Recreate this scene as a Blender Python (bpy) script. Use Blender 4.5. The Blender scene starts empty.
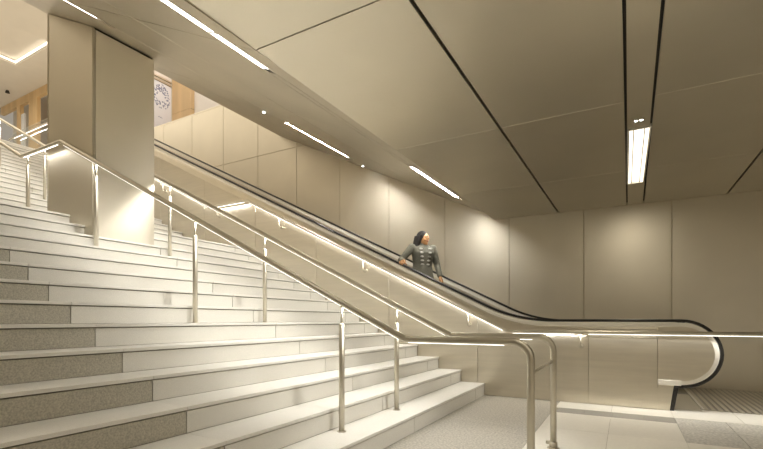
import bpy, bmesh, math, random
from mathutils import Vector, Matrix
random.seed(7)
S = bpy.context.scene
COL = S.collection

# ------------------------------------------------------------------ materials
def mat(name, color, rough=.5, metal=0, emit=None, strength=0, spec=.5, trans=0, aniso=0):
    m = bpy.data.materials.new(name); m.use_nodes = True
    b = m.node_tree.nodes['Principled BSDF']
    b.inputs['Base Color'].default_value = (*color, 1)
    b.inputs['Roughness'].default_value = rough
    b.inputs['Metallic'].default_value = metal
    b.inputs['Specular IOR Level'].default_value = spec
    if trans: b.inputs['Transmission Weight'].default_value = trans
    if aniso: b.inputs['Anisotropic'].default_value = aniso
    if emit:
        b.inputs['Emission Color'].default_value = (*emit, 1)
        b.inputs['Emission Strength'].default_value = strength
    return m

def noisy(m, scale, amount, base, detail=4, rough_amt=0, bump=0, stretch=None, island=0, contrast=None):
    """object-space noise on the base colour (real speckle / brushed variation of the stuff itself)"""
    nt = m.node_tree; N = nt.nodes; L = nt.links; b = N['Principled BSDF']
    tc = N.new('ShaderNodeTexCoord'); mp = N.new('ShaderNodeMapping')
    L.new(tc.outputs['Object'], mp.inputs['Vector'])
    if stretch: mp.inputs['Scale'].default_value = stretch
    nz = N.new('ShaderNodeTexNoise'); nz.inputs['Scale'].default_value = scale; nz.inputs['Detail'].default_value = detail
    L.new(mp.outputs['Vector'], nz.inputs['Vector'])
    cr = N.new('ShaderNodeValToRGB')
    lo = [max(0, v*(1-amount)) for v in base]; hi = [min(1, v*(1+amount)) for v in base]
    e = cr.color_ramp.elements
    e[0].position, e[1].position = contrast or (.3, .7)
    e[0].color = (*lo, 1); e[1].color = (*hi, 1)
    L.new(nz.outputs['Fac'], cr.inputs['Fac'])
    out = cr.outputs['Color']
    if island:
        g = N.new('ShaderNodeNewGeometry'); mr = N.new('ShaderNodeMapRange')
        mr.inputs['To Min'].default_value = 1-island; mr.inputs['To Max'].default_value = 1+island
        L.new(g.outputs['Random Per Island'], mr.inputs['Value'])
        mx = N.new('ShaderNodeVectorMath'); mx.operation = 'SCALE'
        L.new(out, mx.inputs[0]); L.new(mr.outputs['Result'], mx.inputs['Scale'])
        out = mx.outputs['Vector']
    L.new(out, b.inputs['Base Color'])
    if rough_amt:
        mr2 = N.new('ShaderNodeMapRange'); r = b.inputs['Roughness'].default_value
        mr2.inputs['To Min'].default_value = r-rough_amt; mr2.inputs['To Max'].default_value = r+rough_amt
        L.new(nz.outputs['Fac'], mr2.inputs['Value']); L.new(mr2.outputs['Result'], b.inputs['Roughness'])
    if bump:
        bp = N.new('ShaderNodeBump'); bp.inputs['Strength'].default_value = bump; bp.inputs['Distance'].default_value = .002
        L.new(nz.outputs['Fac'], bp.inputs['Height']); L.new(bp.outputs['Normal'], b.inputs['Normal'])
    return m

WALLM = noisy(mat('satin_steel_wall', (.64,.595,.50), .44, 1), 1.2, .04, (.64,.595,.50), rough_amt=.03, island=.02)
CEILM = noisy(mat('satin_steel_ceiling', (.63,.58,.475), .41, 1), 1.1, .04, (.63,.58,.475), rough_amt=.03, island=.03)
SOFM = noisy(mat('satin_steel_soffit', (.65,.60,.505), .40, 1), 1.1, .04, (.65,.60,.505), rough_amt=.03, island=.03)
COLM = noisy(mat('satin_steel_column', (.62,.575,.48), .43, 1), 1.0, .04, (.62,.575,.48), rough_amt=.03)
CLADM = noisy(mat('brushed_steel_cladding', (.72,.67,.57), .33, 1), 2.0, .04, (.72,.67,.57), rough_amt=.04, stretch=(1,1,14), island=.02)
DECKM = noisy(mat('brushed_steel_deck', (.66,.61,.51), .38, 1), 3.0, .04, (.66,.61,.51), rough_amt=.04)
RIMM = mat('pale_steel_rim', (.86,.83,.76), .5, .6)
TUBEM = mat('satin_steel_tube', (.60,.56,.47), .42, 1)
JOINTM = mat('joint_metal_light', (.62,.56,.44), .5, 1)
GAPM = mat('joint_shadow_black', (.03,.026,.02), .7)
RUBBER = mat('black_handrail_rubber', (.012,.011,.010), .35)
STONE = noisy(mat('white_granite', (.72,.70,.645), .55), 260, .14, (.72,.70,.645), detail=2, island=.045)
STONEC = noisy(mat('coarse_white_granite', (.47,.445,.375), .6), 110, .24, (.47,.445,.375), detail=3, island=.05, contrast=(.3,.7))
TREADM = noisy(mat('white_granite_tread', (.78,.76,.71), .5), 300, .08, (.78,.76,.71), detail=2, island=.03)
GRANITE = noisy(mat('grey_granite_floor', (.42,.395,.345), .42), 55, .26, (.42,.395,.345), detail=3, island=.05, contrast=(.38,.62))
TILEM = noisy(mat('pale_floor_tile', (.82,.79,.72), .32), 30, .03, (.82,.79,.72), island=.03)
PAVERM = noisy(mat('grey_paver', (.52,.50,.455), .55), 45, .20, (.52,.50,.455), detail=5, island=.08, contrast=(.4,.6))
STRIPM = noisy(mat('grey_strip_stone', (.30,.285,.25), .5), 90, .15, (.30,.285,.25), island=.12)
GROUT = mat('grout', (.36,.33,.27), .9)
SHADEGAP = mat('dark_shadow_gap', (.24,.22,.18), .9)  # dark core tone stands in for the shade below each nosing
PLATEM = mat('aluminium_floor_plate', (.62,.58,.49), .5, .5)
STEPM = mat('aluminium_step', (.42,.40,.36), .45, 1)
PLASTER = noisy(mat('white_plaster', (.80,.76,.70), .85), 2, .02, (.80,.76,.70))
WOODM = noisy(mat('light_oak', (.70,.50,.27), .5), 3.0, .12, (.70,.50,.27), stretch=(1,1,.12))
DOORW = mat('white_door_edge', (.82,.83,.86), .5)
GREYP = mat('grey_interior', (.66,.62,.55), .6)
PAPER = mat('white_poster_paper', (.86,.87,.92), .5)
INK = mat('grey_blue_ink', (.25,.28,.42), .6)
WARM = (1.0, .97, .90)
LEDM = mat('led_strip', (1,1,1), .5, emit=WARM, strength=1.7)
LINELN = mat('linear_lamp_diffuser_dim', (1,1,1), .5, emit=(1,.965,.89), strength=6)
LINEL = mat('linear_lamp_diffuser', (1,1,1), .5, emit=(1,.975,.92), strength=40)
LINELB = mat('linear_lamp_diffuser_high', (1,1,1), .5, emit=(1,.965,.90), strength=150)
PANL = mat('ceiling_lamp_diffuser', (1,1,1), .5, emit=(1,.91,.74), strength=.9)
COVEL = mat('cove_led', (1,1,1), .5, emit=(1,.88,.70), strength=1.1)
SPOTL = mat('spot_led', (1,1,1), .5, emit=(.9,1,.95), strength=8)
GLASS = mat('clear_glass', (.95,.98,.96), .02, trans=1)
GLASS.node_tree.nodes['Principled BSDF'].inputs['IOR'].default_value = 1.45
SKIN = mat('skin', (.50,.26,.11), .5)
LIP = mat('lips', (.36,.12,.09), .45)
HAIR = noisy(mat('black_hair', (.018,.014,.011), .75), 60, .4, (.018,.014,.011), stretch=(1,1,.1))
JACKET = noisy(mat('grey_wool_jacket', (.13,.125,.095), .85), 90, .25, (.13,.125,.095), bump=.2)
BUTTON = mat('silver_button', (.50,.48,.43), .45, .3)
TROUSER = mat('black_trousers', (.02,.02,.022), .8)
SHOE = mat('black_leather', (.015,.013,.012), .4)
EYEW = mat('eye_white', (.8,.78,.74), .3); EYED = mat('eye_dark', (.015,.01,.008), .2)

# ------------------------------------------------------------------ helpers
class MB:
    def __init__(s, loc=(0,0,0)): s.bm = bmesh.new(); s.mats = []; s.o = Vector(loc)
    def mi(s, m):
        if m not in s.mats: s.mats.append(m)
        return s.mats.index(m)
    def face(s, vs, m):
        try: f = s.bm.faces.new(vs)
        except ValueError: return None
        f.material_index = s.mi(m); return f
    def box(s, a, b, m, bev=0):
        x0,x1 = sorted((a[0],b[0])); y0,y1 = sorted((a[1],b[1])); z0,z1 = sorted((a[2],b[2]))
        return s.hexa([(x0,y0,z0),(x1,y0,z0),(x1,y1,z0),(x0,y1,z0)], [(x0,y0,z1),(x1,y0,z1),(x1,y1,z1),(x0,y1,z1)], m, bev)
    def hexa(s, lo, hi, m, bev=0):
        return s.prism(lo, hi, m, bev)
    def prism(s, lo, hi, m, bev=0):
        a = [s.bm.verts.new(Vector(p)-s.o) for p in lo]; b = [s.bm.verts.new(Vector(p)-s.o) for p in hi]
        n = len(a); fs = [s.face(a[::-1], m), s.face(b, m)]
        for i in range(n): fs.append(s.face([a[i], a[(i+1)%n], b[(i+1)%n], b[i]], m))
        if bev:
            es = {e for f in fs if f for e in f.edges}
            bmesh.ops.bevel(s.bm, geom=list(es), offset=bev, segments=1, affect='EDGES')
        return fs
    def sweep(s, path, sect, m, closed_sect=True, caps=True, up=(0,1,0), miter=True):
        """sweep a section [(n, w)] along path; frame: w along `up`, n perpendicular in-plane"""
        P = [Vector(p) for p in path]; U = Vector(up).normalized(); rings = []
        for i, p in enumerate(P):
            d1 = (P[i]-P[i-1]).normalized() if i else (P[1]-P[0]).normalized()
            d2 = (P[i+1]-P[i]).normalized() if i < len(P)-1 else d1
            t = (d1+d2); t = t.normalized() if t.length > 1e-6 else d1
            n = t.cross(U)
            n = n.normalized() if n.length > 1e-6 else Vector((0,0,1))
            k = 1/max(.35, t.dot(d1)) if miter else 1
            rings.append([s.bm.verts.new(p + n*(a*k) + U*b - s.o) for a, b in sect])
        n = len(sect)
        for i in range(len(rings)-1):
            for j in range(n if closed_sect else n-1):
                f = s.face([rings[i][j], rings[i+1][j], rings[i+1][(j+1)%n], rings[i][(j+1)%n]], m)
                if f: f.smooth = False
        if caps and closed_sect: s.face(rings[0][::-1], m); s.face(rings[-1], m)
    def tube(s, path, r, m, seg=14, caps=True):
        P = [Vector(p) for p in path]; rings = []; ref = None
        R = r if isinstance(r, (list,tuple)) else [r]*len(P)
        for i, p in enumerate(P):
            d1 = (P[i]-P[i-1]).normalized() if i else (P[1]-P[0]).normalized()
            d2 = (P[i+1]-P[i]).normalized() if i < len(P)-1 else d1
            t = (d1+d2).normalized()
            if ref is None:
                ref = t.orthogonal().normalized()
            ref = (ref - t*ref.dot(t)).normalized(); q = t.cross(ref)
            rings.append([s.bm.verts.new(p + (ref*math.cos(2*math.pi*j/seg) + q*math.sin(2*math.pi*j/seg))*R[i] - s.o) for j in range(seg)])
        for i in range(len(rings)-1):
            for j in range(seg):
                f = s.face([rings[i][j], rings[i][(j+1)%seg], rings[i+1][(j+1)%seg], rings[i+1][j]], m)
                if f: f.smooth = True
        if caps: s.face(rings[0][::-1], m); s.face(rings[-1], m)
    def ball(s, c, r, m, seg=12, scale=(1,1,1)):
        res = bmesh.ops.create_uvsphere(s.bm, u_segments=seg, v_segments=max(6, seg*2//3), radius=r,
              matrix=Matrix.Translation(Vector(c)-s.o) @ Matrix.Diagonal((*scale,1)))
        i = s.mi(m)
        for v in res['verts']:
            for f in v.link_faces: f.material_index = i; f.smooth = True
    def build(s, name, parent=None, fix=True):
        if fix: bmesh.ops.recalc_face_normals(s.bm, faces=s.bm.faces)
        me = bpy.data.meshes.new(name); s.bm.to_mesh(me); s.bm.free()
        for m in s.mats: me.materials.append(m)
        o = bpy.data.objects.new(name, me); COL.objects.link(o)
        o.location = s.o
        if parent:
            o.parent = parent
            o.location = s.o - Vector(wloc(parent)) if s.o.length else Vector((0,0,0))
        return o

def wloc(o):
    v = Vector(o.location)
    while o.parent: o = o.parent; v += Vector(o.location)
    return v
def tag(o, label, cat, group=None):
    o['label'] = label; o['category'] = cat
    if group: o['group'] = group
    return o
def struct(o, label=None):
    o['kind'] = 'structure'
    if label: o['label'] = label
    return o
def empty(name, loc, label, cat, group=None):
    o = bpy.data.objects.new(name, None); COL.objects.link(o); o.location = loc; o.empty_display_size = .1
    return tag(o, label, cat, group)
def arc(c, r, a0, a1, n, y):
    return [(c[0]+r*math.cos(math.radians(a0+(a1-a0)*i/n)), y, c[1]+r*math.sin(math.radians(a0+(a1-a0)*i/n))) for i in range(n+1)]
def fillet(pts, radii, n=8):
    """round the corners of a polyline"""
    P = [Vector(p) for p in pts]; out = [P[0]]
    for i in range(1, len(P)-1):
        r = radii if isinstance(radii, (int,float)) else radii[i-1]
        d1 = (P[i-1]-P[i]).normalized(); d2 = (P[i+1]-P[i]).normalized()
        ang = d1.angle(d2); t = min(r/math.tan(ang/2), .49*(P[i-1]-P[i]).length, .49*(P[i+1]-P[i]).length)
        a, b = P[i]+d1*t, P[i]+d2*t
        rr = t*math.tan(ang/2); c = P[i] + (d1+d2).normalized()*(rr/math.sin(ang/2))
        va, vb = a-c, b-c; tot = va.angle(vb); ax = va.cross(vb).normalized()
        for k in range(n+1): out.append(c + Matrix.Rotation(tot*k/n, 3, ax) @ va)
    out.append(P[-1]); return out

# ------------------------------------------------------------------ dimensions
R, T, A0 = .162, .3249, 1.6265          # riser, going, first riser
YE, YW = 5.782, 7.867                   # escalator cladding, far steel wall
HC = 2.794                              # low ceiling
UF = 32*R                               # upper floor
ZU, YD = 11.1, 9.5                      # hall ceiling, oak facade
XB, XF, YN = 5.5, -26.0, -3.4           # room limits
def XK(k): return -(A0+(k-1)*T) if k <= 14 else -(7.10+(k-15)*T)
def soff(x, y): return 1.6986 - .4901*x + .0189*y
def edgeA(y): return -2.19 + .018*y
def sofend(y): return -6.18 - .115*y

# ------------------------------------------------------------------ floor
m = MB()
m.box((-1.66,YN,-.1),(XB,YW+.1,-.006), GROUT)
for i in range(7):                                     # grey granite field left of the pale tiles
    y0 = YN + i*(YE-YN)/6 if i < 6 else YE
    y1 = YN + (i+1)*(YE-YN)/6 if i < 6 else YW
    m.box((-1.66,y0,-.05),(-.705,y1-.003,0), GRANITE)
ys = [YN,-2.6,-1.7,-.8,.1,1.0,1.9,2.8,3.7,4.35,5.02]
xs = [-.70,-.13,.44,1.01,1.58,2.15,2.72,3.29,3.86,4.43,XB]
for j in range(len(ys)-1):
    for i in range(len(xs)-1):
        if ys[j] >= 4.3 and xs[i] >= .43: continue
        m.box((xs[i],ys[j],-.05),(xs[i+1]-.003,ys[j+1]-.003,0), TILEM)
m.box((-.70,5.02,-.05),(.437,5.10,0), TILEM)
for i in range(len(xs)-1):
    m.box((xs[i],5.385,-.05),(xs[i+1]-.003,6.0,0), TILEM)
m.box((-.70,6.0,-.05),(.74,YW,0), STRIPM)
m.box((2.6,6.0,-.05),(XB,YW,0), TILEM)
struct(m.build('floor'))
m = MB()
for i in range(4): m.box((-.66+i*.275,5.105,-.05),(-.66+(i+1)*.275-.003,5.38,0), STRIPM)
struct(m.build('trim_1'), 'dark grey stone strip in the pale tiled floor')
m = MB()
px = [.44,.86,1.28,1.70,2.12,2.54,2.96,3.4,3.9,4.4,XB]
for i in range(len(px)-1):
    m.box((px[i],4.86,-.05),(px[i+1]-.004,5.38,0), PAVERM)
    m.box((px[i],4.352,-.05),(px[i+1]-.004,4.856,0), PAVERM)
struct(m.build('trim_2'), 'grey rough paver band in front of the escalator')

# ------------------------------------------------------------------ walls
m = MB()
m.box((XF,YW+.03,-.1),(XB,YW+.12,3.2), JOINTM)
m.box((XF,YW+.03,3.2),(-1.9,YW+.12,6.49), JOINTM)
P, p0 = 1.2, .611
i = -4
while p0 - P*i > -13:
    x1 = p0 - P*i; x0 = x1 - P; i += 1
    g = .004
    if x0 > -2.4:
        m.box((x0+g,YW,-.05),(min(x1-g,XB),YW+.03,3.2), WALLM, .002)
    else:
        top = 6.5
        m.box((x0+g,YW,-.05),(x1-g,YW+.03,4.966), WALLM, .002)
        m.box((x0+g,YW,4.974),(x1-g,YW+.03,top), WALLM, .002)
struct(m.build('wall_back'))
m = MB(); m.box((-13,YW-.005,6.5),(-1.9,YW+.13,6.53), DECKM, .003); struct(m.build('trim_3'), 'thin steel coping on top of the far wall')
m = MB(); m.box((XB,YN,-.1),(XB+.1,YW+.1,3.2), WALLM); struct(m.build('wall_right'))
m = MB(); m.box((XF,YN-.1,-.1),(XB+.1,YN,ZU), WALLM); struct(m.build('wall_front'))

# ------------------------------------------------------------------ low ceiling
m = MB()
th = .03
def GA(y): return -1.079+.0132*y
def CL(y): return -.020+.0060*y
def CR(y): return .150+.0120*y
yj = [YN,-1.75,.2,2.15,4.13,6.05,YW]
xj = [None,-1.0,.012,.215,1.27,2.4,3.5,4.5,XB]
for j in range(len(yj)-1):
    for i in range(len(xj)-1):
        y0, y1 = yj[j]+.004, yj[j+1]-.004
        gx = .012
        if i == 2: continue
        gl = lambda v, y: edgeA(y) if v is None else (GA(y) if v == -1.0 else CL(y) if v == .012 else CR(y) if v == .215 else v)
        q0 = 0 if i == 0 else gx
        xa0, xa1 = gl(xj[i],y0)+q0, gl(xj[i],y1)+q0
        xb0, xb1 = gl(xj[i+1],y0)-gx, gl(xj[i+1],y1)-gx
        m.prism([(xa0,y0,HC),(xb0,y0,HC),(xb1,y1,HC),(xa1,y1,HC)], [(xa0,y0,HC+th),(xb0,y0,HC+th),(xb1,y1,HC+th),(xa1,y1,HC+th)], CEILM, .0015)
        if j < 5 and j != 2: m.box((max(xa0,xa1)+.01,y1,HC+.003),(min(xb0,xb1)-.01,y1+.008,HC+.02), RIMM)
for j in range(len(yj)-1):                              # backing: light strips over the cross joints, black over the long grooves
    pass
m.box((-2.0,YN,HC+th+.011),(XB,YW,HC+th+.06), GAPM)
# the recessed light channel
def chan(y0, y1):
    m.prism([(CL(y0)+.008,y0,HC+.008),(CR(y0)-.008,y0,HC+.008),(CR(y1)-.008,y1,HC+.008),(CL(y1)+.008,y1,HC+.008)],
            [(CL(y0)+.008,y0,HC+.028),(CR(y0)-.008,y0,HC+.028),(CR(y1)-.008,y1,HC+.028),(CL(y1)+.008,y1,HC+.028)], CEILM)
for (y0,y1) in ((YN,.3),(2.2,4.765),(6.66,YW)): chan(y0, y1)
struct(m.build('ceiling'))

# ------------------------------------------------------------------ sloped soffit
m = MB()
def sofpanel(xa, xb, y0, y1, material, t=.03, dz=0, g=.003):
    """panel between the X functions xa (right) and xb (left)"""
    q = [(xa(y0)-g,y0+g),(xa(y1)-g,y1-g),(xb(y1)+g,y1-g),(xb(y0)+g,y0+g)]
    m.prism([(x,y,soff(x,y)+dz) for x,y in q], [(x,y,soff(x,y)+t+dz) for x,y in q], material, .001 if t > .02 and dz == 0 else 0)
cx = lambda v: (lambda y: v)
LA, LB = -2.415, -4.56
sx = [lambda y: edgeA(y)+.010, cx(LA+.05), cx(LA-.05), cx(-3.5), cx(LB+.026), cx(LB-.026), cx(-5.6), sofend]
sy = [YN,.83,2.15,2.60,4.13,5.20,6.05,7.02,YW]
lamps = [(.83,2.49),(5.28,6.95)]
for i in range(7):
    if i in (1,4):
        for (y0,y1) in ((YN,.83),(2.60,5.20),(7.02,YW)): sofpanel(sx[i], sx[i+1], y0, y1, SOFM)
    else:
        for y0,y1 in ((YN,.2),(.2,2.15),(2.15,4.13),(4.13,6.05),(6.05,YW)): sofpanel(sx[i], sx[i+1], y0, y1, SOFM)
for (y0,y1) in ((YN,YW),): sofpanel(lambda y: edgeA(y)-.005, lambda y: sofend(y)+.003, y0, y1, JOINTM, .05, .075)
# lip between the low ceiling and the soffit
q = [(edgeA(YN),YN),(edgeA(YW),YW)]
for n in range(12):
    y0 = YN+(YW-YN)*n/12; y1 = YN+(YW-YN)*(n+1)/12
    m.prism([(edgeA(y0)+.012,y0,HC+.001),(edgeA(y1)+.012,y1,HC+.001),(edgeA(y1),y1,HC+.001),(edgeA(y0),y0,HC+.001)],
            [(edgeA(y0)+.012,y0,HC+.12),(edgeA(y1)+.012,y1,HC+.12),(edgeA(y1),y1,HC+.12),(edgeA(y0),y0,HC+.12)], SOFM)
struct(m.build('ceiling_soffit'))
# bulkhead above the soffit, closing the hall from the low room
m = MB()
m.prism([(sofend(y)+.004,y,soff(sofend(y),y)+.01) for y in (YN,YW)]+[(sofend(y)+.12,y,soff(sofend(y),y)+.01) for y in (YW,YN)],
        [(sofend(y)+.004,y,ZU) for y in (YN,YW)]+[(sofend(y)+.12,y,ZU) for y in (YW,YN)], PLASTER)
m.box((-6.95,YW+.14,6.0),(-6.85,YD+.1,ZU), PLASTER)
struct(m.build('wall_upper'))

# ------------------------------------------------------------------ upper hall
m = MB(); m.box((XF,YN,UF-.3),(XK(32)-.02,YD+3,UF-.001), TILEM); 
struct(m.build('floor_upper'))
m = MB()
kz = (ZU-1)/6.5
cxn, cxf, cyf = -11.79*kz, -13.51*kz, 5.25*kz
t0 = ZU; cd = .55
m.box((cxn,YN,t0),(-5,YD+.2,t0+.1), PLASTER)
m.box((XF,YN,t0),(cxf-.001,YD+.2,t0+.1), PLASTER)
m.box((cxf,cyf,t0),(cxn,YD+.2,t0+.1), PLASTER)
m.box((cxf-.1,YN,t0+.14),(cxn+.1,cyf+.1,t0+.24), PLASTER)
# stepped border below the cove
m.box((cxf-.35,YN,t0-.05),(cxf-.02,cyf+.35,t0-.001), PLASTER)
m.box((cxf-.02,cyf+.02,t0-.05),(cxn,cyf+.35,t0-.001), PLASTER)
struct(m.build('ceiling_hall'))
o = MB((cxf,cyf,t0)); o.box((cxf+.002,YN+.2,t0+.02),(cxf+.05,cyf-.002,t0+.06), COVEL); o.box((cxf+.05,cyf-.05,t0+.02),(cxn-.05,cyf-.002,t0+.06), COVEL)
tag(o.build('cove_light'), 'glowing LED line around the recessed coffer of the upper hall ceiling, top left', 'light')
o = MB((-15.3*kz, 5.75*kz, t0)); o.tube([(-15.3*kz,5.75*kz,t0-.001),(-15.3*kz,5.75*kz,t0-.10)], [.05,.09], GAPM, 12)
tag(o.build('ceiling_sprinkler'), 'small dark sprinkler head on the pale ceiling of the upper hall', 'sprinkler')

def wx(px_, Y):                       # X on a plane Y = const seen along photo column px_ (used once, to size the facade)
    f, th_ = 439.5, math.radians(29.0057); u = (px_-381.5)/f; c, s = math.cos(th_), math.sin(th_)
    return Y*(u*c-s)/(c+u*s)
# oak facade of the hall with its openings
m = MB()
zt = ZU-.002
xw = [wx(v, YD) for v in (-40, 16.7, 20, 23.4, 28.7, 36.8, 75)]
m.box((XF,YD,zt-.34),(xw[6],YD+.15,zt), WOODM)                  # head board
m.box((xw[1],YD,UF),(xw[2],YD+.15,zt-.34), WOODM)
m.box((xw[4],YD,UF),(xw[5],YD+.15,zt-.34), WOODM)
m.box((xw[6]-.4,YD,UF),(xw[6],YD+.15,zt-.34), WOODM)
m.box((XF,YD+.5,UF),(xw[6],YD+.6,zt), GREYP)
struct(m.build('wall_left'))
m = MB(); m.box((xw[2]+.02,YD+.03,UF),(xw[3],YD+.10,zt-.76), DOORW); struct(m.build('door_1'))
m = MB()
xa = wx(172, YD); xb_ = wx(190.5, YD)
m.box((xa,YD,UF),(xb_,YD+.2,7.9), WOODM, .004); m.box((xa,YD,7.906),(xb_,YD+.2,ZU), WOODM, .004)
m.box((xa,YD+.01,7.9),(xb_,YD+.2,7.906), GAPM)
o = m.build('oak_pier'); tag(o, 'pale oak panelled pier beside the poster, above the far wall', 'pier')
m = MB(); m.box((xb_+.002,YD+.15,UF),(-5,YD+.25,ZU), PLASTER); m.box((xw[6],YD+.15,UF),(xa-.002,YD+.25,ZU), PLASTER)
struct(m.build('wall_hall'))
# poster wall: a white lit face at right angles to the pier
m = MB((xa,8.6,UF))
ph = 9.2
m.box((xa-.15,8.0,UF),(xa-.03,YD-.001,ZU), PLASTER)
o = m.build('wall_pier'); struct(o)
root = empty('poster', (xa-.03,8.75,6.4), 'white poster with a grey-blue ring of small flowers, beside the oak pier', 'poster')
m = MB((xa-.03,8.75,6.4)); m.box((xa-.03,8.1,5.6),(xa-.012,YD-.03,8.80), PAPER); m.build('sheet', root)
m = MB((xa-.03,8.75,6.4)); m.box((xa-.03,8.08,8.81),(xa+.01,YD-.01,8.86), DECKM); m.box((xa-.03,8.08,8.93),(xa+.01,YD-.01,8.98), DECKM); m.build('top_rail', root)
m = MB((xa-.03,8.75,6.4)); cz, cy = 8.34, 9.12
rr = random.Random(3)
for k in range(120):
    a = rr.random()*2*math.pi; r_ = math.sqrt(rr.random()*.85+.15)
    y_, z_ = cy+.31*r_*math.cos(a), cz+.40*r_*math.sin(a)
    m.ball((xa-.012,y_,z_), .008+.022*rr.random(), INK, 8, (.1,1,1))
for k in range(5): m.ball((xa-.012,cy-.10+.03*k,7.64+.015*(k%2)), .014, INK, 6, (.1,1,1))
m.build('print', root)['kind'] = 'stuff'

# ------------------------------------------------------------------ staircase
sroot = empty('staircase', (-A0,2.2,0), 'wide white granite staircase rising left of the escalator, with a landing partway', 'staircase')
seams = [-3.4,-1.926,-.099,1.728,3.555,5.382,YE-.012]
YS0, YS1 = YN+.01, YE-.012
def seam_list(k):
    if k <= 14: s_ = [-1.926,-.099,1.728,3.555,5.382]
    else:
        off = [.0,.61,1.22][k % 3]; s_ = [YS0+.3+off+1.83*i for i in range(6)]
    s_ = [v for v in s_ if YS0+.1 < v < YS1-.1]
    return [YS0]+s_+[YS1]
for k in range(1, 33):
    x, z0, z1 = XK(k), (k-1)*R, k*R
    depth = T if k not in (14, 32) else ((-XK(14)) and (XK(14)-XK(15)) if k == 14 else .6)
    loc = (x, 2.2, z0); m = MB(loc)
    sl = seam_list(k)
    for a, b in zip(sl, sl[1:]):
        coarse = (k <= 14 and b <= 1.8)
        m.box((x-.012,a+.0025,z0+.001),(x-.06,b-.0025,z1-.030), STONEC if coarse else STONE, .0015)
    m.box((x-.03,YS0,z0-.04),(x-depth-.02,YS1,z1-.023), SHADEGAP)
    st = m.build('step', sroot)
    m = MB(loc)
    for a, b in zip(sl, sl[1:]):
        m.box((x,a+.001,z1-.022),(x-depth-.012,b-.001,z1), TREADM, .0015)
    m.build('tread' if k not in (14, 32) else 'landing_slab', st)
# solid mass under the flight
m = MB((-A0,2.2,0))
m.prism([(-A0-.10,YS0+.02,-.08),(XK(14)-.1,YS0+.02,-.08),(XK(32)-.1,YS0+.02,-.08),(XK(32)-.1,YS0+.02,31*R-.1),(XK(15)-.1,YS0+.02,14*R-.1),(XK(14)-.1,YS0+.02,13*R-.1)],
        [(-A0-.10,YS1-.02,-.08),(XK(14)-.1,YS1-.02,-.08),(XK(32)-.1,YS1-.02,-.08),(XK(32)-.1,YS1-.02,31*R-.1),(XK(15)-.1,YS1-.02,14*R-.1),(XK(14)-.1,YS1-.02,13*R-.1)], SHADEGAP)
m.build('core', sroot)

# ------------------------------------------------------------------ column
cx0, cx1, cy0, cy1 = -6.373, -5.341, 2.811, 3.56
croot = empty('column', ((cx0+cx1)/2,(cy0+cy1)/2,1.96), 'tall square steel-clad column standing on the stairs between the handrails', 'column')
def colz(x, y): return soff(x, y)-.004
m = MB(wloc(croot)); e = .02
lo = [(cx0+e,cy0+e),(cx1-e,cy0+e),(cx1-e,cy1-e),(cx0+e,cy1-e)]
m.prism([(x,y,1.93) for x,y in lo], [(x,y,colz(x,y)) for x,y in lo], GAPM); m.build('core', croot)
def facepanel(x0,y0,x1,y1,gap=0):
    m = MB(wloc(croot)); q = [(x0,y0),(x1,y0),(x1,y1),(x0,y1)]
    m.prism([(x,y,1.93) for x,y in q], [(x,y,colz(x,y)-gap) for x,y in q], COLM, .003); m.build('face_panel', croot)
facepanel(cx0+.004,cy0,cx1-.022,cy0+.02); facepanel(cx1-.02,cy0+.022,cx1,cy1-.004,.018)
facepanel(cx0+.004,cy1-.02,cx1-.022,cy1); facepanel(cx0,cy0+.022,cx0+.02,cy1-.022)
m = MB(wloc(croot)); m.box((cx1-.021,cy0+.006,1.93),(cx1-.006,cy0+.019,colz(cx1,cy0)), COLM, .003)
m.build('corner_trim', croot)
m = MB(wloc(croot)); m.box((cx0-.006,cy0-.006,1.93),(cx0+.006,cy0+.012,colz(cx0,cy0)-.01), COLM, .003)
m.build('corner_trim', croot)

# ------------------------------------------------------------------ handrails with LED undersides
XBOT, ZF = -1.335, .868
XL0, ZL = -5.91, .868+14*R; XL1 = -6.90
SLP = (ZL-ZF)/(XBOT-XL0)
XT, ZT = XL1-18*R/SLP, .868+32*R
RT = .0235
def rail_path(y, xend, down=True):
    pts = []
    if down: pts += [(xend,y,.0),(xend,y,ZF)]
    else: pts += [(xend,y,ZF)]
    pts += [(XBOT,y,ZF),(XL0,y,ZL),(XL1,y,ZL),(XT,y,ZT),(XT-2.3,y,ZT)]
    rad = ([.11] if down else []) + [.06]*4
    return fillet(pts, rad, 6)
def led(y, segs, root, loc):
    for (a, b) in segs:
        w_ = .0055 if abs(a[2]-b[2]) < .01 else .0028
        m = MB(loc); m.sweep([a, b], [(-.004,-w_),(.004,-w_),(.004,w_),(-.004,w_)], LEDM); m.build('led_strip', root)
def along(x, y, dz=0):          # rail centre height at x
    if x > XBOT: z = ZF
    elif x > XL0: z = ZF+(XBOT-x)*SLP
    elif x > XL1: z = ZL
    elif x > XT: z = ZL+(XL1-x)*SLP
    else: z = ZT
    return (x, y, z+dz)
def ledsegs(y, x_start):
    d = -.0215; ds = -.0215*math.sqrt(1+SLP*SLP)
    return [(along(x_start,y,d), along(XBOT+.03,y,d)), (along(XBOT-.05,y,ds), along(XL0+.05,y,ds)),
            (along(XL0-.08,y,d), along(XL1+.06,y,d)), (along(XL1-.06,y,ds), along(XT+.05,y,ds)), (along(XT-.1,y,d), along(XT-2.0,y,d))]
def tread_z(x):
    k = sum(1 for q in range(1,33) if x < XK(q)); return k*R
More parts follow.
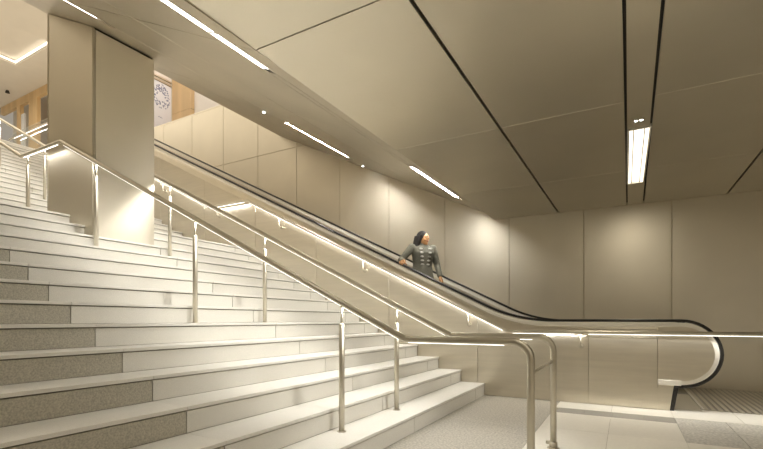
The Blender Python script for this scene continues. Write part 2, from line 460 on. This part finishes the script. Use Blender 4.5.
def make_rail(y, xend, label, link=False):
    root = empty('stair_handrail', (xend,y,0), label, 'handrail', 'paired LED handrails up the middle of the stairs')
    loc = wloc(root)
    m = MB(loc); m.tube(rail_path(y, xend), RT, TUBEM, 16); m.build('rail_tube', root)
    led(y, [q for i_, q in enumerate(ledsegs(y, xend-.16)) if i_ != 3], root, loc)
    for x in (-1.862,-3.508,-5.157,-6.727,-8.377,-10.02,-11.67):
        zb = tread_z(x); zt_ = along(x,y)[2]; zs = zb+(zt_-zb)*.84
        m = MB(loc); m.tube([(x,y,zb),(x,y,zs-.006),(x,y,zs)], [.022,.022,.016], TUBEM, 14)
        m.tube([(x,y,zs-.01),(x,y,zt_-.015)], .010, TUBEM, 10)
        m.tube([(x,y,zb),(x,y,zb+.006)], .034, TUBEM, 14)
        m.build('post', root)
    m = MB(loc); m.tube([(xend,y,0),(xend,y,.008)], .045, TUBEM, 18); m.tube([(xend,y,.008),(xend,y,.05)], .03, TUBEM, 18)
    m.box((xend-.055,y-.012,.03),(xend-.02,y+.012,.055), TUBEM, .002)
    m.build('base_flange', root)
    if link:
        m = MB(loc); m.tube([(xend,2.743+.01,.678),(xend,3.649-.01,.678)], .011, TUBEM, 12)
        for yy in (2.743+.024,3.649-.024): m.tube([(xend,yy-.004,.678),(xend,yy+.004,.678)], .017, TUBEM, 12)
        m.build('link_bar', root)
make_rail(2.743, -.495, 'steel stair handrail nearest the camera, passing in front of the column', True)
make_rail(3.649, -.49, 'second steel stair handrail, the one passing behind the column')
YR = YE-.072
root = empty('wall_handrail', (-.46,YR,.868), 'long steel LED handrail bracketed to the escalator side panels', 'handrail'); loc = wloc(root)
pts = [(4.2,YR,.855),(XBOT+.03,YR,.855),(XL0,YR,ZL),(XL1,YR,ZL),(XT,YR,ZT),(XT-2.3,YR,ZT)]
m = MB(loc); m.tube(fillet(pts, .05, 5), .0215, TUBEM, 14); m.build('rail_tube', root)
sg = ledsegs(YR, -.42)
sg[0] = ((-.53,YR,(.855-.0205)),(XBOT+.08,YR,(.855-.0205)))
sg += [((-.38,YR,(.855-.0205)),(4.1,YR,(.855-.0205)))]
led(YR, sg, root, loc)
for x in (2.4,-.459,-1.843,-3.49,-5.167,-6.7,-8.3,-9.9,-11.5):
    z = along(x,YR)[2]-.013 if x < XBOT else .855
    m = MB(loc); m.tube(fillet([(x,YR,z-.012),(x,YR,z-.165),(x,YE-.008,z-.165)], .025, 5), .010, TUBEM, 10)
    m.tube([(x,YE-.010,z-.165),(x,YE-.001,z-.165)], .032, TUBEM, 16)
    m.build('bracket', root)

# ------------------------------------------------------------------ escalator
eroot = empty('escalator', (.3,6.5,0), 'escalator in brushed steel with black handrails, running up along the far wall', 'escalator'); loc = wloc(eroot)
ES = .496
XTOP, ZTOP = -(UF+1.0-.392)/ES, UF+1.0
def esc_pts(y, dz, x0, top_end):
    """handrail-parallel line at offset dz (perpendicular-ish) below the handrail top"""
    k = math.sqrt(1+ES*ES)
    z0 = 1.0-dz
    xi = (.392-dz*k-z0)/ES
    xt = (.392-dz*k-(ZTOP-dz))/ES
    return [(x0,y,z0),(xi,y,z0),(xt,y,ZTOP-dz),(top_end,y,ZTOP-dz)]
NC, NR = (.535,.630), .370
def hand_path(y, r=NR-.006, dz=.004):
    low = arc(NC, r, -90, 90, 22, y)
    line = fillet(esc_pts(y, dz, NC[0], XTOP-1.2), [1.9,1.9], 14)
    return [(.40,y,NC[1]-r)]+low+[tuple(p) for p in line[1:]]
YH1, YH2 = 5.845, 7.195
for y in (YH1, YH2):
    m = MB(loc)
    m.sweep(hand_path(y), [(-.014,-.040),(-.008,-.046),(.008,-.046),(.014,-.040),(.016,0),(.014,.040),(.008,.046),(-.008,.046),(-.014,.040)], RUBBER)
    m.build('handrail', eroot)
    m = MB(loc); inner = hand_path(y, NR-.012-.016-.026, .012+.016+.026)
    w = .046 if y == YH1 else .05
    m.sweep(inner, [(-.026,-w+.006),(-.026,w-.006),(.024,w-.006),(.024,-w+.006)], RIMM)
    m.build('balustrade_rim', eroot)
# decking below the handrail, outer side (two bands)
def band(path_dz0, path_dz1, y0, y1, material, name, parent=eroot, x0=.316):
    m = MB(loc)
    a = fillet(esc_pts(0, path_dz0, x0, XTOP-1.0), [1.9,1.9], 14); b = fillet(esc_pts(0, path_dz1, x0, XTOP-1.0), [1.9,1.9], 14)
    va = [m.bm.verts.new(Vector((p[0],y0,p[2]))-m.o) for p in a]; vb = [m.bm.verts.new(Vector((p[0],y1,p[2]))-m.o) for p in b]
    vc = [m.bm.verts.new(Vector((p[0],y1+.03,p[2]))-m.o) for p in b]; vd = [m.bm.verts.new(Vector((p[0],max(y0,y1)+.03,p[2]))-m.o) for p in a]
    for i in range(len(a)-1):
        m.face([va[i],va[i+1],vb[i+1],vb[i]], material); m.face([vb[i],vb[i+1],vc[i+1],vc[i]], material)
        m.face([vd[i+1],vd[i],vc[i],vc[i+1]], material); m.face([va[i+1],va[i],vd[i],vd[i+1]], material)
    m.build(name, parent)
band(.078, .105, 5.800, 5.793, DECKM, 'outer_deck')
band(.110, .195, 5.796, 5.784, DECKM, 'outer_deck')
# side panels from the deck to the floor / stairs
cut = [.316,-.383,-1.732,-3.08,-4.43,-5.78,-7.13,-8.48,-9.83,-11.18,XTOP-1.0]
topl = [Vector((p[0],0,p[2])) for p in fillet(esc_pts(0, .197, .316, XTOP-1.0), [1.9,1.9], 14)]
def top_at(x):
    for a, b in zip(topl, topl[1:]):
        if b.x <= x <= a.x+1e-6:
            t = 0 if abs(a.x-b.x) < 1e-9 else (a.x-x)/(a.x-b.x)
            return a.z+(b.z-a.z)*t
    return topl[-1].z
for a, b in zip(cut, cut[1:]):
    xs_ = [a-.002]+[p.x for p in topl if b+.01 < p.x < a-.01]+[b+.002]
    zb = 0.0
    poly = [(x,top_at(x)) for x in xs_]+[(b+.002,zb+.003),(a-.002,zb+.003)]
    m = MB(loc); m.prism([(x,YE,z) for x,z in poly], [(x,YE+.03,z) for x,z in poly], CLADM, .0012); m.build('side_panel', eroot)
m = MB(loc)
poly = [(p.x,p.z-.002) for p in topl]+[(topl[-1].x,0),(.316,0)]
m.prism([(x,YE+.032,z) for x,z in poly], [(x,YE+.05,z) for x,z in poly], JOINTM); m.build('side_frame', eroot)
# newel: flat steel drum and its stand
for y0, y1 in ((YE+.004,5.89),(7.15,7.25)):
    m = MB(loc); r = .298
    ar = arc(NC, r, -90, 90, 20, 0)
    poly = [(p[0],p[2]) for p in ar]+[(.318,NC[1]+r),(.318,NC[1]-r)]
    m.prism([(x,y0,z) for x,z in poly], [(x,y1,z) for x,z in poly], CLADM, .002)
    m.build('newel_panel', eroot)
    m = MB(loc)
    poly = [(.318,.278),(.47,.278),(.43,.0),(.29,.0)]
    m.prism([(x,y0+.002,z) for x,z in poly], [(x,y1,z) for x,z in poly], CLADM, .002); m.build('newel_stand', eroot)
    m = MB(loc); poly = [(.472,.262),(.512,.262),(.470,.0),(.432,.0)]
    m.prism([(x,y0,z) for x,z in poly], [(x,y1,z) for x,z in poly], RUBBER, .002); m.build('handrail_inlet', eroot)
    m = MB(loc); m.box((.318,y0-.002,.278),(.535,y1,.335), RIMM, .002); m.build('newel_sill', eroot)
# inner balustrades, skirts and far decking
for y0, y1 in ((5.87,5.90),(7.14,7.17)):
    m = MB(loc)
    poly = [(p.x,p.z) for p in [Vector(q) for q in fillet(esc_pts(0, .075, .32, XTOP-1.0), [1.9,1.9], 14)]]
    low = [(x,max(z-.95,-.04)) for x,z in poly][::-1]
    vs0 = poly+low
    for i in range(len(poly)-1):
        j = len(vs0)-1-i
        quad = [vs0[i], vs0[i+1], vs0[j-1], vs0[j]]
        m.prism([(x,y0,z) for x,z in quad], [(x,y1,z) for x,z in quad], CLADM)
    m.build('balustrade', eroot)
m = MB(loc)
aa = fillet(esc_pts(0, .16, .30, XTOP-1.0), [1.9,1.9], 14)
for i in range(len(aa)-1):
    a, b = aa[i], aa[i+1]
    m.prism([(a[0],7.235,a[2]-.02),(b[0],7.235,b[2]-.02),(b[0],YW-.004,b[2]-.02),(a[0],YW-.004,a[2]-.02)], [(a[0],7.235,a[2]),(b[0],7.235,b[2]),(b[0],YW-.004,b[2]),(a[0],YW-.004,a[2])], DECKM)
m.build('inner_deck', eroot)
# moving steps
for k in range(36):
    x1 = .1-.4*k
    z = max(0, (-.95-x1)*ES); z = min(z, UF)
    if x1-.4 < XTOP-.4: break
    m = MB((x1,6.5,z)); m.box((x1,5.91,z-.03),(x1-.4,7.13,z), STEPM)
    m.box((x1,5.91,z-.2),(x1-.015,7.13,z-.03), STEPM)
    for g in range(30): m.box((x1-.01,5.92+g*.04,z),(x1-.39,5.935+g*.04,z+.006), STEPM)
    m.build('moving_step', eroot)
# ribbed floor plate at the foot
m = MB(loc)
m.box((.765,5.99,-.05),(2.6,YW-.01,.002), STEPM)
for k in range(58):
    x = .775+k*.062
    if x > 2.56: break
    m.box((x,6.0,0),(x+.036,YW-.015,.008), PLATEM)
m.box((.745,6.0,0),(.772,YW-.015,.010), RIMM)
m.build('floor_plate', eroot)
m = MB(loc); m.box((.11,5.91,-.04),(.74,7.13,.004), PLATEM, .002); m.build('comb_plate', eroot)

# ------------------------------------------------------------------ lamps
def ceil_lamp(y0, y1, label):
    ym = (y0+y1)/2; xl, xr = CL(ym)+.004, CR(ym)-.004
    root = empty('ceiling_light', ((xl+xr)/2,ym,HC), label, 'light', 'ceiling lights in the flat ceiling channel'); l = wloc(root)
    m = MB(l)
    for x0,x1 in ((xl,xl+.014),(xr-.014,xr)): m.box((x0,y0,HC-.004),(x1,y1,HC+.03), RIMM, .001)
    m.box((xl,y0-.012,HC-.004),(xr,y0,HC+.03), RIMM, .001); m.box((xl,y1,HC-.004),(xr,y1+.012,HC+.03), RIMM, .001)
    m.build('frame', root)
    m = MB(l); n = 8; w_ = xr-xl-.036
    pr = [(xl+.018+w_*i/n, HC+.004+.022*math.sin(math.pi*i/n)) for i in range(n+1)]
    for a, b in zip(pr, pr[1:]):
        m.prism([(a[0],y0,a[1]),(b[0],y0,b[1]),(b[0],y1,b[1]),(a[0],y1,a[1])], [(a[0],y0,HC+.035),(b[0],y0,HC+.035),(b[0],y1,HC+.035),(a[0],y1,HC+.035)], PANL)
    m.build('diffuser', root)
    m = MB(l)
    for t_ in (.27,.73):
        x = xl+(xr-xl)*t_; m.box((x-.005,y0+.01,HC-.001),(x+.005,y1-.01,HC+.012), RIMM)
    m.build('louvre', root)
ceil_lamp(4.785, 6.64, 'bright rectangular ceiling light in the dark channel of the flat ceiling')
ceil_lamp(.32, 2.18, 'rectangular ceiling light of the flat ceiling above the camera')
root = empty('ceiling_light_spot', (.106,4.585,HC+.012), 'tiny twin spotlight in the ceiling channel just before the rectangular light', 'light'); l = wloc(root)
m = MB(l); m.box((.063,4.55,HC+.002),(.149,4.62,HC+.0085), CEILM, .002); m.build('plate', root)
m = MB(l)
for x in (.085,.127): m.tube([(x,4.585,HC+.006),(x,4.585,HC+.001)], .013, SPOTL, 12)
m.build('lens', root)
for xx, yy, lb in ((-4.695,4.866,'tiny glowing disc in place of a lit slot fragment, before the linear light over the escalator'),(-4.64,7.594,'tiny glowing disc in place of a lit slot fragment, beyond the linear light, by the far wall')):
    root = empty('ceiling_light_spot', (xx,yy,soff(xx,yy)), lb, 'light'); l = wloc(root)  # glowing discs stand in for bright fragments of the slot line
    m = MB(l); m.tube([(xx,yy,soff(xx,yy)+.004),(xx,yy,soff(xx,yy)-.006)], .035, RIMM, 14); m.build('ring', root)
    m = MB(l); m.tube([(xx,yy,soff(xx,yy)-.004),(xx,yy,soff(xx,yy)-.009)], .02, SPOTL, 12); m.build('lens', root)
def lin_lamp(xc, w, y0, y1, label):
    dm = LINELN if y0 < 2 else LINELB if xc < -4 else LINEL
    yc = (y0+y1)/2
    root = empty('linear_light', (xc,yc,soff(xc,yc)), label, 'light', 'linear lights in the sloped soffit'); l = wloc(root)
    def slab(xa, xb, ya, yb, d0, d1, mm, nm):
        m = MB(l); q = [(xa,ya),(xa,yb),(xb,yb),(xb,ya)]
        m.prism([(x,y,soff(x,y)+d0) for x,y in q], [(x,y,soff(x,y)+d1) for x,y in q], mm); m.build(nm, root)
    slab(xc+w/2-.008, xc-w/2+.008, y0+.02, y1-.06, .008, .02, dm, 'diffuser')
    slab(xc+w/2-.001, xc+w/2-.006, y0, y1, -.001, .028, RIMM, 'trim_edge'); slab(xc-w/2+.006, xc-w/2+.001, y0, y1, -.001, .028, RIMM, 'trim_edge')
    slab(xc+w/2-.008, xc-w/2+.008, y1-.058, y1-.002, .006, .02, GAPM, 'end_cap')
    slab(xc+w/2-.008, xc-w/2+.008, yc+.31, yc+.33, .004, .009, GAPM, 'divider')
lin_lamp(LA, .10, .83, 2.60, 'linear light in the soffit next to the flat ceiling, nearest the camera')
lin_lamp(LA, .10, 5.20, 7.02, 'linear light in the soffit next to the flat ceiling, nearest the far wall')
lin_lamp(LB, .052, .83, 2.50, 'linear light in the soffit over the stairs, beside the column top')
lin_lamp(LB, .052, 5.20, 7.02, 'linear light in the soffit over the escalator, high on the slope')

# guard glass at the top of the stairs
m = MB((XT-1.2,YE,UF)); m.box((XT-.2,YE-.006,UF+.02),(XT-2.3,YE+.006,UF+1.05), GLASS)
tag(m.build('glass_guard'), 'clear glass guard panel on the upper floor behind the rail end', 'glass panel')

# ------------------------------------------------------------------ area lights: rail and panel output, unseen out-of-frame concourse light, added hall fill
def area(name, loc, size, power, color, rot=(0,0,0)):
    d = bpy.data.lights.new(name, 'AREA'); d.shape = 'RECTANGLE'; d.size, d.size_y = size; d.energy = power; d.color = color
    o = bpy.data.objects.new(name, d); COL.objects.link(o); o.location = loc; o.rotation_euler = rot
    return o
area('panel_lamp', (.106,5.71,HC-.012), (.12,1.8), 8, (1,.91,.74))
area('panel_lamp', (.10,1.25,HC-.012), (.12,1.8), 8, (1,.91,.74))
def rail_lamp(a, b, watts, spread=180):
    a, b = Vector(a), Vector(b); d = bpy.data.lights.new('rail_lamp', 'AREA'); d.shape = 'RECTANGLE'
    d.size = (b-a).length; d.size_y = .012; d.energy = watts*(b-a).length; d.color = WARM; d.spread = math.radians(spread)
    o = bpy.data.objects.new('rail_lamp', d); COL.objects.link(o); o.location = (a+b)/2
    x = (b-a).normalized(); z = Vector((0,1,0)).cross(x); z = z if z.z > 0 else -z; y = z.cross(x)
    o.rotation_euler = Matrix((x,y,z)).transposed().to_euler()
for yy, xs0 in ((2.743,-.655),(3.649,-.65),(YR,-.42)):
    for k_, (a, b) in enumerate(ledsegs(yy, xs0)):
        dz = Vector((0,0,-.010 if yy != YR or k_ else -.018))
        rail_lamp(Vector(a)+dz, Vector(b)+dz, 1.5 if k_ > 2 else 2.1 if yy != YR else 1.4, 180 if yy == YR else 145)
rail_lamp((-.38,YR,.826),(4.1,YR,.826), 1.7, 130)
area('hall_fill', (-15,3,ZU-.15), (7,8), 130, (1,.90,.74))  # unseen fill added to brighten the hall and its oak facade
area('hall_fill', (-9.5,3,ZU-.15), (4,8), 55, (1,.90,.74))
area('hall_fill', (-20,5,ZU-.2), (5,5), 170, (1,.90,.74))
area('hall_fill', (-11,8.6,ZU-.15), (3,1), 42, (1,.95,.95))
area('concourse_lamp', (3.2,0,HC-.02), (2.0,4), 26, (1,.92,.78))

# ------------------------------------------------------------------ person
def fuse(mb, name, parent, voxel, smooth_it=6, smooth_f=.5, paint=None):
    """one continuous skin: voxel-fuse the lofted limbs of mb into a single closed surface"""
    o = mb.build(name, None)
    md = o.modifiers.new('r', 'REMESH'); md.mode = 'VOXEL'; md.voxel_size = voxel
    sm = o.modifiers.new('s', 'SMOOTH'); sm.iterations = smooth_it; sm.factor = smooth_f
    dg = bpy.context.evaluated_depsgraph_get(); dg.update()
    me = bpy.data.meshes.new_from_object(o.evaluated_get(dg))
    mats = list(o.data.materials)
    o.modifiers.clear(); old = o.data; o.data = me; me.name = name
    if len(me.materials) == 0:
        for mm in mats: me.materials.append(mm)
    bpy.data.meshes.remove(old)
    for p in me.polygons: p.use_smooth = True; p.material_index = 0
    if paint: paint(me)
    o.parent = parent; o.location = (0,0,0); return o
def loft(mb, secs, m, seg=20):
    """secs: (centre, half-depth x, half-width y)"""
    rings = []
    for c, a, b in secs:
        rings.append([mb.bm.verts.new((c[0]+a*math.cos(2*math.pi*j/seg), c[1]+b*math.sin(2*math.pi*j/seg), c[2])) for j in range(seg)])
    for r0, r1 in zip(rings, rings[1:]):
        for j in range(seg): mb.face([r0[j], r0[(j+1)%seg], r1[(j+1)%seg], r1[j]], m)
    mb.face(rings[0][::-1], m); mb.face(rings[-1], m)

PX, PY, PZ, YAW = -2.775, 6.33, .872, math.radians(-42)
proot = empty('person', (PX,PY,PZ), 'woman in a grey double-breasted jacket riding the escalator, right hand on the black handrail', 'person')
proot.rotation_euler = (0,0,YAW)
def tolocal(w):
    v = Vector(w)-Vector((PX,PY,PZ)); return Matrix.Rotation(-YAW, 3, 'Z') @ v
hxw = -2.885
rail_top = .392-ES*hxw
RH = tolocal((hxw, YH1+.005, rail_top+.030))            # back of the right hand lies on the rail
SR, SL = Vector((-.005,-.178,1.25)), Vector((-.005,.178,1.25))
RZ = Matrix.Rotation(-YAW,3,'Z'); ER = RZ @ Vector((-.25,-.25,1.05)); WR = RH + RZ @ Vector((-.015,.065,.025))
EL = Vector((-.02,.262,1.00)); WL = Vector((.07,.275,.79))
b = MB()
loft(b, [((0,0,.74),.085,.135),((0,0,.82),.095,.15),((0,0,.90),.085,.135),((0,0,.98),.075,.115),((.005,0,1.08),.085,.125),((.005,0,1.17),.095,.135),((0,0,1.24),.075,.15),((-.005,0,1.285),.05,.09)], SKIN)
b.tube([(-.01,0,1.26),(0,0,1.31),(.012,0,1.335)], [.052,.046,.044], SKIN, 14)
HC_ = Vector((.022,0,1.402))
HTURN = Matrix.Rotation(math.radians(36), 3, 'Z')
def turn(mb, n0):
    mb.bm.verts.ensure_lookup_table()
    for v in list(mb.bm.verts)[n0:]: v.co = HC_ + HTURN @ (v.co-HC_)
n0 = len(b.bm.verts)
b.ball(HC_, .100, SKIN, 20, (.92,.76,1.0))
b.ball(HC_+Vector((.022,0,-.055)), .062, SKIN, 16, (.95,.86,.85))        # jaw
b.ball(HC_+Vector((.066,0,-.088)), .018, SKIN, 10)                       # chin
b.tube([HC_+Vector((.086,0,.014)), HC_+Vector((.107,0,-.022))], [.008,.013], SKIN, 10)  # nose
for s in (-1,1):
    b.ball(HC_+Vector((.0,s*.078,-.01)), .024, SKIN, 10, (.7,.35,1.1))   # ears
    b.ball(HC_+Vector((.062,s*.034,-.030)), .026, SKIN, 10, (.8,.9,.8))  # cheeks
    b.ball(HC_+Vector((.076,s*.030,.022)), .016, SKIN, 10, (.6,1.4,.5))  # brow
b.ball(HC_+Vector((.088,0,-.050)), .014, SKIN, 10, (.7,1.4,.8))          # mouth
turn(b, n0)
for sh, el, wr in ((SR,ER,WR),(SL,EL,WL)):
    b.ball(sh, .052, SKIN, 12)
    b.tube([sh, sh.lerp(el,.5), el], [.048,.043,.037], SKIN, 12); b.ball(el, .038, SKIN, 10)
    b.tube([el, el.lerp(wr,.4), wr], [.037,.036,.025], SKIN, 12)
# right hand lying over the handrail, fingers curling down its outer side
d = (RH-WR).normalized(); rdir = Matrix.Rotation(-YAW,3,'Z') @ Vector((1,0,-ES)).normalized()
out = Matrix.Rotation(-YAW,3,'Z') @ Vector((0,-1,0))
palm = RH+Vector((0,0,.004))
b.tube([WR, palm+(-out)*.03+Vector((0,0,.008)), palm+out*.012], [.026,.032,.030], SKIN, 12)
for i in range(4):
    base = palm + rdir*(.030-.020*i) + out*.015
    ln = (.020,.024,.022,.016)[i]
    b.tube([base, base+out*(.020+ln*.4)+Vector((0,0,-.004)), base+out*(.030+ln*.3)+Vector((0,0,-.026)), base+out*(.024)+Vector((0,0,-.048-ln*.3))], [.0095,.009,.0085,.007], SKIN, 8)
tb = palm + rdir*.028 - out*.022
b.tube([tb, tb+rdir*.028+out*.004+Vector((0,0,-.004)), tb+rdir*.046+out*.016+Vector((0,0,-.016))], [.0115,.010,.008], SKIN, 8)
# left hand hanging, slightly curled
dl = (WL-EL).normalized(); fw = Vector((1,0,0)); 
b.tube([WL, WL+dl*.045, WL+dl*.085], [.025,.032,.030], SKIN, 12)
for i in range(4):
    base = WL+dl*.082+Vector((.028-.019*i,0,0)); ln = (.065,.074,.068,.054)[i]
    b.tube([base, base+dl*ln*.45+Vector((0,-.004,0)), base+dl*ln*.8+Vector((0,-.016,0)), base+dl*ln*.95+Vector((0,-.030,0))], [.0095,.009,.008,.007], SKIN, 8)
tb = WL+dl*.03+Vector((.028,-.008,0))
b.tube([tb, tb+dl*.03+Vector((.020,-.010,0)), tb+dl*.058+Vector((.018,-.020,0))], [.0115,.010,.008], SKIN, 8)
hips = [(Vector((0,s*.085,.76)), Vector((.03 if s>0 else .0,s*.085,.42)), Vector((.0 if s>0 else -.03,s*.085,.08))) for s in (-1,1)]
for hp, kn, an in hips:
    b.tube([hp, hp.lerp(kn,.5), kn], [.088,.072,.055], SKIN, 14); b.tube([kn, kn.lerp(an,.35), an], [.054,.052,.034], SKIN, 14)
    b.tube([an+Vector((-.02,0,-.03)), an+Vector((.06,0,-.05)), an+Vector((.14,0,-.062))], [.036,.034,.022], SKIN, 12)
def lips(me):
    me.materials.append(LIP)
    for p in me.polygons:
        c = HTURN.transposed() @ (p.center-HC_)
        if c.x > .082 and abs(c.y) < .021 and -.060 < c.z < -.042: p.material_index = 1
fuse(b, 'body', proot, .0055, 4, .5, lips)
for s in (-1,1):
    m = MB(); c = HC_+Vector((.083,s*.031,.004)); m.ball(c, .0105, EYEW, 12, (.7,1.25,.8)); m.ball(c+Vector((.0045,.002,0)), .006, EYED, 10, (.6,1,1)); turn(m, 0); m.build('eye', proot)
# jacket
j = MB()
loft(j, [((0,0,.70),.135,.20),((0,0,.76),.13,.192),((0,0,.85),.118,.172),((0,0,.93),.112,.165),((0,0,.99),.108,.158),((.008,0,1.08),.118,.168),((.010,0,1.17),.126,.182),((.0,0,1.235),.105,.196),((-.005,0,1.285),.072,.115),((0,0,1.325),.060,.066)], JACKET, 24)
for sh, el, wr in ((SR,ER,WR),(SL,EL,WL)):
    j.ball(sh, .066, JACKET, 14)
    j.tube([sh, sh.lerp(el,.5), el, el.lerp(wr,.5), el.lerp(wr,.93)], [.064,.057,.051,.046,.041], JACKET, 14); j.ball(el, .051, JACKET, 12)
fuse(j, 'jacket', proot, .008, 3, .5)
jsec = [(.70,.135,.20),(.85,.118,.172),(.93,.112,.165),(.99,.108,.158),(1.08,.126,.168),(1.17,.136,.182),(1.235,.105,.196),(1.285,.067,.115)]
def jfront(y, z):
    for (z0,a0,b0),(z1,a1,b1) in zip(jsec, jsec[1:]):
        if z0 <= z <= z1:
            t_ = (z-z0)/(z1-z0); a_, b_ = a0+(a1-a0)*t_, b0+(b1-b0)*t_
            return a_*math.sqrt(max(0,1-(y/b_)**2))
for i, z in enumerate((1.225,1.165,1.105,1.045,.985)):
    for s in (-1,1):
        y = s*(.075-.007*i)
        m = MB(); m.ball((jfront(y,z)+.001,y,z), .019, BUTTON, 10, (.6,1.7,.75)); m.build('button', proot)
t = MB()
loft(t, [((0,0,.70),.085,.15),((0,0,.78),.10,.162),((0,0,.86),.095,.15)], TROUSER, 20)
for hp, kn, an in hips:
    t.tube([hp, hp.lerp(kn,.5), kn, kn.lerp(an,.5), an+Vector((0,0,.02))], [.098,.083,.066,.062,.055], TROUSER, 14)
fuse(t, 'trousers', proot, .009, 3, .5)
for hp, kn, an in hips:
    m = MB(); f0 = an+Vector((0,0,-.078))
    m.prism([tuple(f0+Vector(v)) for v in ((-.065,-.035,0),(.07,-.045,0),(.16,-.035,0),(.185,0,0),(.16,.035,0),(.07,.045,0),(-.065,.035,0))],
            [tuple(f0+Vector(v)) for v in ((-.06,-.03,.10),(.04,-.036,.09),(.13,-.026,.045),(.165,0,.03),(.13,.026,.045),(.04,.036,.09),(-.06,.03,.10))], SHOE, .008); m.build('shoe', proot)
# hair: cap and a long fall behind the right shoulder
h = MB()
h.ball(HC_+Vector((-.018,0,.020)), .106, HAIR, 20, (.90,.84,.95))
h.tube([HC_+Vector((-.055,-.02,.02)), HC_+Vector((-.080,-.035,-.08)), HC_+Vector((-.085,-.06,-.17)), HC_+Vector((-.06,-.10,-.25))], [.080,.074,.062,.034], HAIR, 14)
for s in (-1,1):
    h.tube([HC_+Vector((.03,s*.045,.075)), HC_+Vector((.015,s*.078,.03)), HC_+Vector((-.02,s*.082,-.05)), HC_+Vector((-.05,s*.07,-.13))], [.022,.024,.026,.02], HAIR, 10)
turn(h, 0)
fuse(h, 'hair', proot, .007, 3, .5)

# ------------------------------------------------------------------ world, camera, view
w = bpy.data.worlds.new('world'); S.world = w; w.use_nodes = True
w.node_tree.nodes['Background'].inputs['Color'].default_value = (.9,.8,.65,1)
w.node_tree.nodes['Background'].inputs['Strength'].default_value = .2
cam = bpy.data.cameras.new('camera'); co = bpy.data.objects.new('camera', cam); COL.objects.link(co)
cam.sensor_fit = 'HORIZONTAL'; cam.sensor_width = 36; cam.lens = 439.5/763*36; cam.shift_y = 95.5/763
co.location = (0,0,1.0); co.rotation_euler = (math.radians(90),0,math.radians(29.0057)); cam.clip_start = .02
S.camera = co
S.view_settings.view_transform = 'Standard'; S.view_settings.look = 'None'; S.view_settings.gamma = 1; S.view_settings.use_curve_mapping = False
S.view_settings.exposure = .95
S.cycles.use_denoising = True
S.cycles.max_bounces = 10; S.cycles.glossy_bounces = 6; S.cycles.diffuse_bounces = 5
S.cycles.sample_clamp_indirect = 6
